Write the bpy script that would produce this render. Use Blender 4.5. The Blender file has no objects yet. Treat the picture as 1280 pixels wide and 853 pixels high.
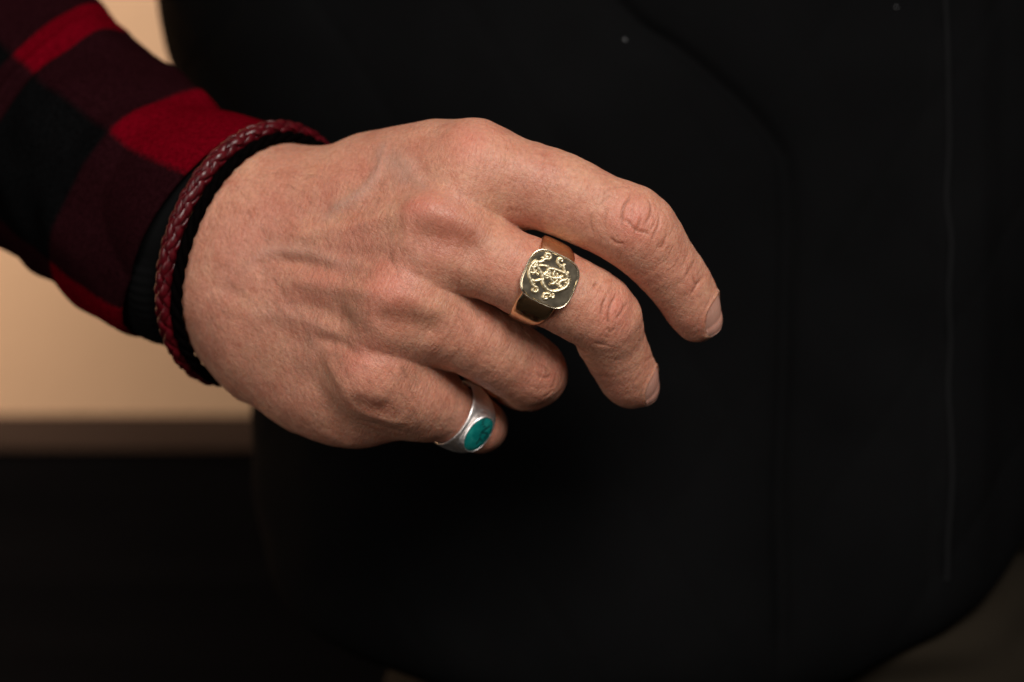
import bpy, math, random
import numpy as np
from mathutils import Vector, Matrix

random.seed(4)
rng = np.random.default_rng(4)

# ------------------------------------------------------------------ camera, world, lamps
# Working units: 1 unit = 0.21 mm.  X right, Y up, Z towards the camera (the camera looks along -Z of this
# frame); to_world() turns that into metres in Blender's own axes.
S = 0.00021
D = 3022.0            # distance from the camera to the plane of the knuckles, in units
H0 = 1.02             # height of the camera above the floor, metres


def to_world(p):
    p = np.asarray(p, float)
    return np.stack([p[..., 0] * S, -p[..., 2] * S, p[..., 1] * S + H0], -1)


def P(px, py, d):
    """point of space seen at pixel (px, py) of the photograph, d units nearer than the knuckles"""
    k = (D - d) / D
    return np.array([(px - 640.0) * k, (426.5 - py) * k, float(d)])


scene = bpy.context.scene
cam_data = bpy.data.cameras.new('camera')
cam = bpy.data.objects.new('camera', cam_data)
scene.collection.objects.link(cam)
cam.location = (0, -D * S, H0)
cam.rotation_euler = (math.radians(90), 0, 0)
cam_data.sensor_width = 36
cam_data.lens = 85
cam_data.clip_start = 0.02
cam_data.clip_end = 50
cam_data.dof.use_dof = True
cam_data.dof.focus_distance = (D + 5) * S
cam_data.dof.aperture_fstop = 6.3
cam_data.dof.aperture_blades = 0
scene.camera = cam

world = bpy.data.worlds.new("World")
scene.world = world
world.use_nodes = True
bg = world.node_tree.nodes['Background']
bg.inputs[0].default_value = (1.0, 0.95, 0.90, 1)
bg.inputs[1].default_value = 0.055


def area(name, loc, target, size, power, color, size_y=None):
    l = bpy.data.lights.new(name, 'AREA')
    l.energy = power
    l.color = color
    l.size = size
    if size_y:
        l.shape = 'RECTANGLE'
        l.size_y = size_y
    o = bpy.data.objects.new(name, l)
    scene.collection.objects.link(o)
    o.location = loc
    o.rotation_euler = (Vector(target) - Vector(loc)).to_track_quat('-Z', 'Y').to_euler()
    return o


area('window_light', (0.28, -0.88, H0 + 0.60), (-0.02, 0.0, H0), 0.45, 14.6, (1.0, 0.95, 0.89), 0.5)
area('fill_light', (-0.65, -0.85, H0 + 0.12), (0.0, 0.0, H0), 0.40, 3.5, (1.0, 0.93, 0.86), 0.8)  # added fill from the left for the lower hand, no source seen
area('wall_fill', (-0.80, 0.12, H0 + 0.02), (-0.80, 0.5, H0 + 0.02), 0.5, 11.0, (1.0, 0.85, 0.70))  # added lamp out of frame, only brightens the wall

scene.view_settings.view_transform = 'Standard'
scene.view_settings.look = 'None'
scene.view_settings.exposure = 0.0
scene.view_settings.gamma = 1.0
scene.view_settings.use_curve_mapping = False
scene.render.engine = 'CYCLES'
scene.cycles.use_denoising = True
scene.cycles.max_bounces = 8
scene.cycles.sample_clamp_indirect = 4.0


# ------------------------------------------------------------------ helpers
def link(o, parent=None):
    scene.collection.objects.link(o)
    if parent is not None:
        o.parent = parent
    return o


def mesh_obj(name, verts, faces, mat, parent=None, smooth=True, world_space=False):
    """verts in working units (or metres when world_space)"""
    v = np.asarray(verts, float)
    if not world_space:
        v = to_world(v)
    v = v.astype(np.float32)
    me = bpy.data.meshes.new(name)
    me.vertices.add(len(v))
    me.vertices.foreach_set('co', v.ravel())
    if isinstance(faces, np.ndarray):
        k = faces.shape[1]
        n = len(faces)
        me.loops.add(n * k)
        me.loops.foreach_set('vertex_index', faces.astype(np.int32).ravel())
        me.polygons.add(n)
        me.polygons.foreach_set('loop_start', np.arange(0, n * k, k, dtype=np.int32))
    else:
        tot = sum(len(f) for f in faces)
        me.loops.add(tot)
        me.loops.foreach_set('vertex_index', np.array([i for f in faces for i in f], dtype=np.int32))
        me.polygons.add(len(faces))
        st = np.cumsum([0] + [len(f) for f in faces[:-1]])
        me.polygons.foreach_set('loop_start', st.astype(np.int32))
    me.update(calc_edges=True)
    me.validate()
    if smooth:
        me.shade_smooth()
    me.materials.append(mat)
    o = bpy.data.objects.new(name, me)
    return link(o, parent)


def empty(name, loc, label, cat):
    o = bpy.data.objects.new(name, None)
    o.location = loc
    o.empty_display_size = 0.02
    o['label'] = label
    o['category'] = cat
    link(o)
    return o


def parent_keep(o, parent):
    o.parent = parent
    o.matrix_parent_inverse = Matrix.Translation(parent.location).inverted()


def grid_faces(nu, nv, close_u=False, close_v=False):
    """faces of a grid whose vertex (i, j) has index i*nv + j"""
    i = np.arange(nu if close_u else nu - 1)
    j = np.arange(nv if close_v else nv - 1)
    I, J = np.meshgrid(i, j, indexing='ij')
    I2 = (I + 1) % nu
    J2 = (J + 1) % nv
    return np.stack([I * nv + J, I2 * nv + J, I2 * nv + J2, I * nv + J2], -1).reshape(-1, 4)


def unit(v):
    v = np.asarray(v, float)
    return v / np.linalg.norm(v)


def catmull(pts, n, closed=False):
    p = np.asarray(pts, float)
    m = len(p)
    if closed:
        q = np.vstack([p[-1], p, p[0], p[1]])
        segs = m
    else:
        q = np.vstack([2 * p[0] - p[1], p, 2 * p[-1] - p[-2]])
        segs = m - 1
    t = np.linspace(0, segs, n, endpoint=not closed)
    k = np.minimum(t.astype(int), segs - 1)
    f = (t - k)[:, None]
    a, b, c, d = q[k], q[k + 1], q[k + 2], q[k + 3]
    return 0.5 * ((2 * b) + (-a + c) * f + (2 * a - 5 * b + 4 * c - d) * f ** 2 + (-a + 3 * b - 3 * c + d) * f ** 3)


def tube(path, radius, seg=10, closed=False, flat=None, ref=None):
    """verts, quads of a tube along a path (numpy n x 3); radius scalar or array; flat = (ref normal scale)"""
    path = np.asarray(path, float)
    n = len(path)
    if closed:
        tan = np.roll(path, -1, 0) - np.roll(path, 1, 0)
    else:
        tan = np.gradient(path, axis=0)
    tan /= np.linalg.norm(tan, axis=1)[:, None] + 1e-9
    if ref is None:
        ref = np.tile(np.array([0.137, 0.29, 0.95]), (n, 1))
    else:
        ref = np.broadcast_to(ref, (n, 3))
    b = np.cross(tan, ref)
    b /= np.linalg.norm(b, axis=1)[:, None] + 1e-9
    c = np.cross(b, tan)
    r = np.broadcast_to(np.asarray(radius, float), (n,))[:, None, None]
    a = np.linspace(0, 2 * math.pi, seg, endpoint=False)
    fl = 1.0 if flat is None else flat
    ring = path[:, None, :] + r * (np.cos(a)[None, :, None] * b[:, None, :] + fl * np.sin(a)[None, :, None] * c[:, None, :])
    v = ring.reshape(-1, 3)
    f = grid_faces(n, seg, close_u=closed, close_v=True)
    if not closed:
        v = np.vstack([v, path[0], path[-1]])
        i0, i1 = n * seg, n * seg + 1
        fl_ = [list(q) for q in f]
        for j in range(seg):
            fl_.append([i0, (j + 1) % seg, j])
            fl_.append([i1, (n - 1) * seg + j, (n - 1) * seg + (j + 1) % seg])
        return v, fl_
    return v, f


def merge(parts):
    V, F, o = [], [], 0
    for v, f in parts:
        V.append(np.asarray(v))
        F += [[i + o for i in q] for q in (f.tolist() if isinstance(f, np.ndarray) else f)]
        o += len(v)
    return np.vstack(V), F


# value noise for geometry (numpy, smooth, seeded)
def noise3(p, scale, seed=0):
    p = np.asarray(p, np.float64) / scale
    i = np.floor(p).astype(np.int64)
    f = p - i
    f = f * f * (3 - 2 * f)
    out = 0
    for dx in (0, 1):
        for dy in (0, 1):
            for dz in (0, 1):
                h = ((i[:, 0] + dx) * 73856093 ^ (i[:, 1] + dy) * 19349663 ^ (i[:, 2] + dz) * 83492791 ^ (seed * 2654435)) & 0xffffff
                h = (h * 1103515245 + 12345) & 0x7fffffff
                val = ((h >> 8) & 0xffff) / 65535.0 * 2 - 1
                w = (f[:, 0] if dx else 1 - f[:, 0]) * (f[:, 1] if dy else 1 - f[:, 1]) * (f[:, 2] if dz else 1 - f[:, 2])
                out = out + val * w
    return out


# ------------------------------------------------------------------ materials
def mat(name):
    m = bpy.data.materials.new(name)
    m.use_nodes = True
    nt = m.node_tree
    b = nt.nodes['Principled BSDF']
    return m, nt, b


def N(nt, t, **kw):
    n = nt.nodes.new(t)
    for k, v in kw.items():
        if k.startswith('i_'):
            n.inputs[int(k[2:]) if k[2:].isdigit() else k[2:]].default_value = v
        else:
            setattr(n, k, v)
    return n


def L(nt, a, b):
    nt.links.new(a, b)


def ramp(nt, src, stops):
    r = nt.nodes.new('ShaderNodeValToRGB')
    e = r.color_ramp.elements
    while len(e) < len(stops):
        e.new(0.5)
    for k, (pos, col) in enumerate(stops):
        e[k].position = pos
        e[k].color = (*col, 1) if len(col) == 3 else col
    L(nt, src, r.inputs[0])
    return r


def objco(nt):
    return N(nt, 'ShaderNodeTexCoord').outputs['Object']


def skin_material():
    m, nt, b = mat('skin')
    co = objco(nt)
    at = N(nt, 'ShaderNodeAttribute', attribute_name='tint')      # r: redness, g: veins, b: painted shade in creases and hollows, reddish
    sep = N(nt, 'ShaderNodeSeparateColor')
    L(nt, at.outputs['Color'], sep.inputs[0])
    n1 = N(nt, 'ShaderNodeTexNoise', i_Scale=75.0, i_Detail=4.0)
    L(nt, co, n1.inputs['Vector'])
    base = ramp(nt, n1.outputs['Fac'], [(0.3, (0.475, 0.205, 0.140)), (0.5, (0.51, 0.238, 0.160)), (0.72, (0.535, 0.268, 0.174))])
    nb = N(nt, 'ShaderNodeTexNoise', i_Scale=230.0, i_Detail=5.0, i_Roughness=0.65)
    L(nt, co, nb.inputs['Vector'])
    blot = ramp(nt, nb.outputs['Fac'], [(0.32, (0.90, 0.78, 0.74)), (0.5, (1.0, 1.0, 1.0)), (0.68, (1.02, 1.10, 1.10))])
    mb = N(nt, 'ShaderNodeMix', data_type='RGBA', blend_type='MULTIPLY')
    mb.inputs[0].default_value = 0.8
    L(nt, base.outputs[0], mb.inputs[6])
    L(nt, blot.outputs[0], mb.inputs[7])
    n2 = N(nt, 'ShaderNodeTexNoise', i_Scale=900.0, i_Detail=3.0)
    L(nt, co, n2.inputs['Vector'])
    fine = ramp(nt, n2.outputs['Fac'], [(0.3, (0.86, 0.82, 0.80)), (0.7, (1.08, 1.08, 1.08))])
    mx = N(nt, 'ShaderNodeMix', data_type='RGBA', blend_type='MULTIPLY')
    mx.inputs[0].default_value = 1.0
    L(nt, mb.outputs[2], mx.inputs[6])
    L(nt, fine.outputs[0], mx.inputs[7])
    cur = mx.outputs[2]
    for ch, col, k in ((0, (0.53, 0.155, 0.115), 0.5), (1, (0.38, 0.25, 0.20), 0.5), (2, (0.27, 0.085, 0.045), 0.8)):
        mm = N(nt, 'ShaderNodeMix', data_type='RGBA')
        mu = N(nt, 'ShaderNodeMath', operation='MULTIPLY')
        mu.inputs[1].default_value = k
        mu.use_clamp = True
        L(nt, sep.outputs[ch], mu.inputs[0])
        L(nt, mu.outputs[0], mm.inputs[0])
        L(nt, cur, mm.inputs[6])
        mm.inputs[7].default_value = (*col, 1)
        cur = mm.outputs[2]
    L(nt, cur, b.inputs['Base Color'])
    b.inputs['Subsurface Weight'].default_value = 0.55
    b.inputs['Subsurface Radius'].default_value = (0.0030, 0.0011, 0.0006)
    b.inputs['Subsurface Scale'].default_value = 1.0
    b.inputs['Specular IOR Level'].default_value = 0.42
    rr = ramp(nt, n1.outputs['Fac'], [(0.3, (0.42,) * 3), (0.7, (0.56,) * 3)])
    L(nt, rr.outputs[0], b.inputs['Roughness'])
    # skin relief: fine crosswise lines, small cells between them, pores
    def lines(angle, across, along, detail):
        vr_ = N(nt, 'ShaderNodeVectorRotate', rotation_type='AXIS_ANGLE')
        vr_.inputs['Axis'].default_value = (0, 1, 0)
        vr_.inputs['Angle'].default_value = angle
        sc_ = N(nt, 'ShaderNodeVectorMath', operation='MULTIPLY')
        sc_.inputs[1].default_value = (across, 450, along)
        L(nt, co, vr_.inputs['Vector'])
        L(nt, vr_.outputs[0], sc_.inputs[0])
        nn_ = N(nt, 'ShaderNodeTexNoise', i_Scale=1.0, i_Detail=detail, i_Distortion=0.35)
        L(nt, sc_.outputs[0], nn_.inputs['Vector'])
        return ramp(nt, nn_.outputs['Fac'], [(0.36, (0, 0, 0)), (0.55, (1, 1, 1))]).outputs[0]
    l1 = lines(math.radians(-24), 1500, 300, 2.0)
    l2 = lines(math.radians(28), 1150, 260, 2.0)
    l3 = lines(math.radians(66), 1300, 300, 2.0)
    v1 = N(nt, 'ShaderNodeTexVoronoi', feature='DISTANCE_TO_EDGE', i_Scale=1400.0)
    nd = N(nt, 'ShaderNodeTexNoise', i_Scale=500.0, i_Detail=2.0)
    L(nt, co, nd.inputs['Vector'])
    ad = N(nt, 'ShaderNodeVectorMath', operation='MULTIPLY_ADD')
    L(nt, nd.outputs['Color'], ad.inputs[0])
    ad.inputs[1].default_value = (0.0012,) * 3
    L(nt, co, ad.inputs[2])
    L(nt, ad.outputs[0], v1.inputs['Vector'])
    cur_h = ramp(nt, v1.outputs['Distance'], [(0.0, (0, 0, 0)), (0.2, (0.6, 0.6, 0.6))]).outputs[0]
    for src, wgt in ((l1, 1.0), (l2, 0.7), (l3, 0.6)):
        mm = N(nt, 'ShaderNodeMath', operation='MULTIPLY_ADD')
        mm.inputs[1].default_value = wgt
        L(nt, src, mm.inputs[0])
        L(nt, cur_h, mm.inputs[2])
        cur_h = mm.outputs[0]
    su = N(nt, 'ShaderNodeMath', operation='MULTIPLY')
    su.inputs[1].default_value = 0.5
    L(nt, cur_h, su.inputs[0])
    bp = N(nt, 'ShaderNodeBump', i_Strength=0.78, i_Distance=0.00015)
    L(nt, su.outputs[0], bp.inputs['Height'])
    L(nt, bp.outputs[0], b.inputs['Normal'])
    return m


MAT = {}
MAT['skin'] = skin_material()

# ------------------------------------------------------------------ the hand: one continuous surface
# tapered round bones blended into one field, then meshed


def seg(a, b, ra, rb, f=1.0):
    return ('c', np.asarray(a, np.float32), np.asarray(b, np.float32), float(ra), float(rb), f)


def d_seg(p, s):
    _, a, b, ra, rb, f = s
    ab = b - a
    t = np.clip(((p - a) @ ab) / float(ab @ ab), 0, 1)
    q = p - a - t[:, None] * ab
    ts = t * t * (3 - 2 * t) if f == 2 else t
    return np.sqrt(np.einsum('ij,ij->i', q, q)) - (ra + (rb - ra) * ts)


def ell(c, ax, r):
    """ellipsoid: centre, rows = axes, radii"""
    return ('e', np.asarray(c, np.float32), np.asarray(ax, np.float32), np.asarray(r, np.float32))


def d_ell(p, s):
    _, c, ax, r = s
    q = (p - c) @ ax.T
    k0 = np.sqrt(((q / r) ** 2).sum(1))
    k1 = np.sqrt(((q / (r * r)) ** 2).sum(1)) + 1e-9
    return k0 * (k0 - 1.0) / k1


def prim(p, s):
    return d_seg(p, s) if s[0] == 'c' else d_ell(p, s)


def smin(a, b, k):
    h = np.maximum(k - np.abs(a - b), 0) / k
    return np.minimum(a, b) - h * h * k * 0.25


def frame(a, n):
    """axes: along a, then side, then normal n made square to a"""
    a = unit(a)
    n = unit(np.asarray(n) - np.dot(n, a) * a)
    s = np.cross(a, n)
    return np.stack([a, s, n])


def chain(pts, k=14):
    """pts: list of (px, py, d, r) -> field of a finger"""
    q = [(P(a, b, c), r * (D - c) / D) for a, b, c, r in pts]
    return [seg(q[i][0], q[i + 1][0], q[i][1], q[i + 1][1]) for i in range(len(q) - 1)]

HAND = {
    'index': [(598, 214, -48, 56), (650, 226, -46, 52), (705, 245, -44, 52), (750, 266, -42, 49), (793, 286, -44, 52),
              (821, 318, -58, 44), (849, 354, -80, 39), (864, 380, -97, 36), (872, 398, -110, 30)],
    'middle': [(548, 296, -20, 54), (600, 320, -24, 49), (660, 347, -36, 51), (710, 370, -48, 50), (752, 395, -64, 48),
               (763, 424, -92, 42), (778, 455, -122, 39), (788, 474, -140, 36), (792, 483, -150, 27)],
    'ring': [(498, 382, -32, 55), (550, 403, -54, 50), (605, 430, -86, 48), (640, 450, -112, 47), (664, 466, -136, 45),
             (655, 474, -190, 40), (640, 470, -240, 36), (612, 455, -290, 33), (590, 445, -310, 28)],
    'pinky': [(470, 470, -62, 50), (505, 490, -88, 48), (535, 503, -120, 45), (572, 520, -160, 36.5), (599, 532, -190, 35),
              (588, 525, -238, 33), (570, 515, -275, 30), (545, 500, -305, 28), (525, 490, -315, 24)],
}


def chain(pts, n=22):
    """pts: list of (px, py, d, r) -> smooth run of tapered bones with its bounding box"""
    q = np.array([[*P(a, b, c), r * (D - c) / D] for a, b, c, r in pts])
    q = catmull(q, n)
    sg = [seg(q[i, :3], q[i + 1, :3], q[i, 3], q[i + 1, 3]) for i in range(n - 1)]
    r = q[:, 3].max() + 62
    return sg, (q[:, :3].min(0) - r).astype(np.float32), (q[:, :3].max(0) + r).astype(np.float32)


def d_chain(p, ch):
    sg, lo, hi = ch
    out = np.full(len(p), 70.0, np.float32)
    m = ((p > lo) & (p < hi)).all(1)
    if m.any():
        q = p[m]
        f = None
        for s in sg:
            d = d_seg(q, s)
            f = d if f is None else smin(f, d, 2.0)
        out[m] = f
    return out


CH = {k: chain(v) for k, v in HAND.items()}


def RP(px, py, d, r):
    return P(px, py, d), r * (D - d) / D


def S2(a, b):
    (pa, ra), (pb, rb) = RP(*a), RP(*b)
    return seg(pa, pb, ra, rb)


PALM = [
    # metacarpals
    S2((405, 256, -178, 62), (590, 206, -52, 53)),
    S2((395, 290, -165, 66), (545, 284, -30, 58)),
    S2((380, 330, -165, 66), (497, 374, -44, 58)),
    S2((370, 380, -178, 68), (462, 464, -78, 52)),
    S2((468, 220, -165, 52), (545, 212, -100, 54)),
    # flesh between the bones of the back of the hand
    S2((420, 262, -150, 50), (572, 246, -48, 46)),
    S2((410, 310, -140, 50), (525, 332, -44, 48)),
    S2((400, 360, -145, 52), (482, 420, -70, 48)),
    # carpus towards the wrist
    S2((330, 282, -215, 86), (405, 300, -180, 78)),
    S2((320, 360, -215, 92), (390, 400, -180, 78)),
    # palm side
    S2((400, 330, -235, 78), (560, 290, -125, 58)),
    S2((380, 400, -235, 78), (500, 420, -135, 55)),
    # heel on the little finger side, and the skin fold at its end
    S2((345, 430, -215, 84), (412, 474, -170, 68)),
    S2((400, 478, -185, 62), (450, 508, -150, 46)),
    S2((430, 492, -142, 47), (520, 507, -130, 38)),
    # webs between the fingers
    S2((590, 262, -66, 42), (630, 272, -74, 24)),
    S2((545, 345, -74, 42), (594, 364, -88, 22)),
    S2((500, 435, -100, 42), (532, 452, -118, 20)),
]
WRIST = [
    S2((318, 340, -235, 96), (262, 300, -290, 98)),
    S2((345, 280, -235, 86), (275, 262, -290, 90)),
    S2((262, 282, -290, 96), (80, 172, -460, 92)),
]
# thumb, folded behind the palm and tucked into the edge of the vest pocket
THUMB = chain([(430, 270, -235, 62), (500, 268, -280, 50), (560, 305, -305, 44), (600, 335, -322, 43), (632, 362, -334, 37),
               (655, 385, -342, 29)])


def field(p):
    p = np.asarray(p, np.float32)
    palm = None
    for s in PALM:
        q = prim(p, s)
        palm = q if palm is None else smin(palm, q, 46)
    for s in WRIST:
        palm = smin(palm, prim(p, s), 70)
    out = palm
    for name, k in (('index', 30), ('middle', 26), ('ring', 26), ('pinky', 26)):
        f = d_chain(p, CH[name])
        out = np.minimum(out, smin(palm, f, k))
    out = np.minimum(out, smin(palm, d_chain(p, THUMB), 50))
    return out


def field_chunks(fn, p, n=150000):
    p = np.asarray(p, np.float32)
    out = np.empty(len(p), np.float32)
    for i in range(0, len(p), n):
        out[i:i + n] = fn(p[i:i + n])
    return out


def surface_net(fn, lo, hi, h, block=5):
    lo = np.asarray(lo, float)
    nb = np.ceil((np.asarray(hi, float) - lo) / (h * block)).astype(int)
    n = nb * block
    # coarse pass
    cx = [lo[i] + (np.arange(nb[i]) + 0.5) * h * block - 0.5 * h for i in range(3)]
    G = np.stack(np.meshgrid(*cx, indexing='ij'), -1).reshape(-1, 3)
    c = field_chunks(fn, G).reshape(nb)
    near = np.abs(c) < h * block * 1.35
    V = np.repeat(np.repeat(np.repeat(c, block, 0), block, 1), block, 2)
    bi = np.argwhere(near)
    off = np.stack(np.meshgrid(*[np.arange(block)] * 3, indexing='ij'), -1).reshape(-1, 3)
    idx = (bi[:, None, :] * block + off[None]).reshape(-1, 3)
    V[idx[:, 0], idx[:, 1], idx[:, 2]] = field_chunks(fn, lo + idx * h)
    s = V < 0
    # cells holding a crossing
    c8 = np.zeros(tuple(n - 1), np.int8)
    for dx in (0, 1):
        for dy in (0, 1):
            for dz in (0, 1):
                c8 += s[dx:n[0] - 1 + dx, dy:n[1] - 1 + dy, dz:n[2] - 1 + dz]
    act = (c8 > 0) & (c8 < 8)
    cells = np.argwhere(act)
    ident = np.full(act.shape, -1, np.int32)
    ident[act] = np.arange(len(cells))
    acc = np.zeros((len(cells), 3))
    cnt = np.zeros(len(cells))
    corners = [(a, b, c_) for a in (0, 1) for b in (0, 1) for c_ in (0, 1)]
    for a in corners:
        for ax in range(3):
            if a[ax] == 0:
                b = list(a)
                b[ax] = 1
                va = V[cells[:, 0] + a[0], cells[:, 1] + a[1], cells[:, 2] + a[2]]
                vb = V[cells[:, 0] + b[0], cells[:, 1] + b[1], cells[:, 2] + b[2]]
                m = (va < 0) != (vb < 0)
                t = va[m] / (va[m] - vb[m])
                q = np.tile(np.array(a, float), (m.sum(), 1))
                q[:, ax] += t
                acc[m] += q
                cnt[m] += 1
    verts = lo + (cells + acc / cnt[:, None]) * h
    faces = []
    for ax in range(3):
        u, v = (ax + 1) % 3, (ax + 2) % 3
        sl = [slice(1, n[i] - 1) for i in range(3)]
        sl[ax] = slice(0, n[ax] - 1)
        sl2 = list(sl)
        sl2[ax] = slice(1, n[ax])
        A, B = s[tuple(sl)], s[tuple(sl2)]
        e = np.argwhere(A != B)
        base = e.copy()
        for i in range(3):
            if i != ax:
                base[:, i] += 1
        ins = A[e[:, 0], e[:, 1], e[:, 2]]
        q = []
        for du, dv in ((-1, -1), (0, -1), (0, 0), (-1, 0)):
            c_ = base.copy()
            c_[:, u] += du
            c_[:, v] += dv
            q.append(ident[c_[:, 0], c_[:, 1], c_[:, 2]])
        q = np.stack(q, -1)
        q[~ins] = q[~ins][:, ::-1]
        faces.append(q)
    faces = np.vstack(faces)
    faces = faces[(faces >= 0).all(1)]
    return verts, faces


def gradient(fn, p, e=0.7):
    g = np.empty((len(p), 3))
    f0 = None
    for i in range(3):
        o = np.zeros(3)
        o[i] = e
        g[:, i] = field_chunks(fn, p + o) - field_chunks(fn, p - o)
    ln = np.linalg.norm(g, axis=1)[:, None] + 1e-9
    return g / ln, ln[:, 0] / (2 * e)


def snap(fn, p, it=1):
    for _ in range(it):
        g, m = gradient(fn, p)
        p = p - g * (field_chunks(fn, p) / np.maximum(m, 0.4))[:, None]
    return p, g
H_BODY = 1.9

# mesh the field
body_v, body_f = surface_net(field, (-720, -190, -640), (320, 340, 60), H_BODY)
body_v, body_n = snap(field, body_v)


def march(px, py, start=60.0):
    """points where the camera's rays through the given pixels first meet the hand"""
    px, py = np.asarray(px, float), np.asarray(py, float)
    o = np.array([0, 0, D])
    dirs = np.stack([(px - 640) / D, (426.5 - py) / D, -np.ones_like(px)], -1)
    dirs /= np.linalg.norm(dirs, axis=1)[:, None]
    t = np.full(len(px), D - start)
    for _ in range(60):
        t += 0.8 * field(o + dirs * t[:, None])
    return o + dirs * t[:, None]


_depth_ok = body_v[:, 2] > -420
disp = np.zeros(len(body_v))
tint = np.zeros((len(body_v), 3))


def near_line(pts3, w):
    """distance of every nearby vertex to a polyline, with the position along it (0..1)"""
    lo, hi = pts3.min(0) - 3.2 * w, pts3.max(0) + 3.2 * w
    idx = np.nonzero(((body_v > lo) & (body_v < hi)).all(1))[0]
    if not len(idx):
        return idx, None, None
    q = body_v[idx]
    best = np.full(len(idx), 1e9)
    along = np.zeros(len(idx))
    m = len(pts3) - 1
    for i in range(m):
        a, b = pts3[i], pts3[i + 1]
        ab = b - a
        t = np.clip((q - a) @ ab / max(ab @ ab, 1e-6), 0, 1)
        d = np.linalg.norm(q - a - t[:, None] * ab, axis=1)
        u = d < best
        best[u] = d[u]
        along[u] = (i + t[u]) / m
    return idx, best, along


def stroke(px, w, amp, ch=None, k=1.0, taper=True, n=None, cw=None):
    """raise (amp > 0) or press in (amp < 0) the skin along a line seen at these pixels of the photograph"""
    px = np.asarray(px, float)
    if len(px) > 1:
        c = catmull(px, n or max(6, len(px) * 4))
    else:
        c = np.vstack([px, px + 0.01])
    p3 = march(c[:, 0], c[:, 1])
    idx, d, al = near_line(p3, w if cw is None else max(w, cw))
    if not len(idx):
        return
    env = np.clip(np.sin(np.pi * np.clip(al, 0.02, 0.98)) * 1.6, 0.0, 1) if (taper and len(px) > 1) else 1.0
    g = np.exp(-(d / w) ** 2)
    disp[idx] += amp * g * env
    if ch is not None:
        gc = np.exp(-(d / (cw or w)) ** 2)
        tint[idx, ch] = np.maximum(tint[idx, ch], k * gc * env)


def C3(crop, pts, sc=6.4):
    return [(crop[0] + x / sc, crop[1] + y / sc) for x, y in pts]


# broad forms of the back of the hand: knuckles, the hollows beside them (shade painted in), tendons
stroke([(590, 186)], 34, 2.0)
stroke([(524, 258)], 23, 5.8)
stroke([(524, 259), (560, 271), (615, 294)], 17, 3.6)
stroke([(505, 292), (555, 301), (615, 322)], 22, -7.5)
stroke([(500, 288), (552, 292), (584, 299), (622, 313)], 22, 0, 2, 0.55)  # no relief, only shade painted into the middle knuckle's hollow
stroke([(485, 364)], 28, 4.0)
stroke([(487, 364), (525, 377), (566, 396)], 13, 3.4)
stroke([(462, 396), (508, 404), (560, 420)], 17, -5.6)
stroke([(466, 392), (508, 397), (552, 411)], 15, 0, 2, 0.5)  # shade painted into the ring knuckle's hollow
stroke([(460, 466)], 28, 2.4)
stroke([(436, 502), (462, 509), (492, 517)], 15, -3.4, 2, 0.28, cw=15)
stroke([(548, 222), (500, 232), (440, 252)], 18, -2.2)
stroke([(345, 296), (430, 284), (520, 264)], 12, 4.0)
stroke([(350, 350), (420, 358), (485, 366)], 12, 3.8)
stroke([(400, 232), (470, 210), (560, 190)], 13, 2.0)
stroke([(360, 272), (440, 262), (520, 234), (575, 226)], 14, -3.6)
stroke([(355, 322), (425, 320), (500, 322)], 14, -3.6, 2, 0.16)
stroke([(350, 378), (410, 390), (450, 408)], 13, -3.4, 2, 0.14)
stroke([(330, 410), (390, 438), (425, 500)], 15, -1.4)
stroke([(392, 402), (440, 425), (465, 455)], 13, 1.6)
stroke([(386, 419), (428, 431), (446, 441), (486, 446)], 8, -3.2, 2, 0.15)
stroke([(404, 446), (423, 478), (437, 508)], 11, 1.6)

stroke([(443, 513), (481, 525), (514, 530)], 7, 1.6)
stroke([(446, 523), (480, 535), (508, 543)], 6, -1.6)
stroke([(400, 535), (425, 552), (445, 557)], 12, 1.8)
stroke([(600, 205), (660, 215), (700, 225)], 24, 0.8)
# veins
stroke([(300, 352), (322, 320), (350, 312), (392, 318), (430, 328), (465, 330)], 9, 3.0, 1, 0.6)
stroke([(340, 325), (383, 331), (424, 338)], 7, -2.8, 2, 0.15)
stroke([(327, 322), (330, 352)], 6, -1.1)
stroke([(252, 358), (280, 362), (308, 369)], 10, -1.6)
stroke([(489, 168), (481, 180), (476, 194), (474, 210), (462, 230), (440, 248), (414, 264), (397, 288)], 8, 2.6, 1, 0.9)
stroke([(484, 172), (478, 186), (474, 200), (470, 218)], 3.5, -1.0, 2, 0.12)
stroke([(300, 400), (345, 392), (380, 398), (420, 420)], 10, 1.5, 1, 0.25)
stroke([(372, 470), (390, 440), (386, 410)], 8, 1.2, 1, 0.3)
stroke([(500, 190), (512, 214), (540, 240)], 9, 1.4, 1, 0.6)
stroke([(470, 195), (500, 205), (515, 230)], 18, 0.0, 1, 0.8)
stroke([(270, 330), (300, 300), (330, 280)], 12, 1.6)
stroke([(430, 175), (455, 182), (480, 176)], 10, 1.4)

# redness over joints and fingertips
for (x, y, r, k) in ((795, 275, 32, 0.9), (868, 352, 18, 0.5), (768, 385, 26, 0.9), (812, 470, 18, 0.4), (690, 472, 26, 0.7),
                     (585, 178, 34, 0.7), (524, 262, 26, 0.8), (484, 352, 34, 0.8), (455, 455, 34, 0.6), (430, 220, 46, 0.6),
                     (330, 290, 60, 0.35), (560, 290, 30, 0.5), (620, 340, 26, 0.4), (720, 290, 34, 0.3), (410, 330, 50, 0.5),
                     (300, 420, 50, 0.3), (620, 540, 16, 0.4), (880, 405, 22, 0.4)):
    stroke([(x, y)], r, 0.0, 0, k)

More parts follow.
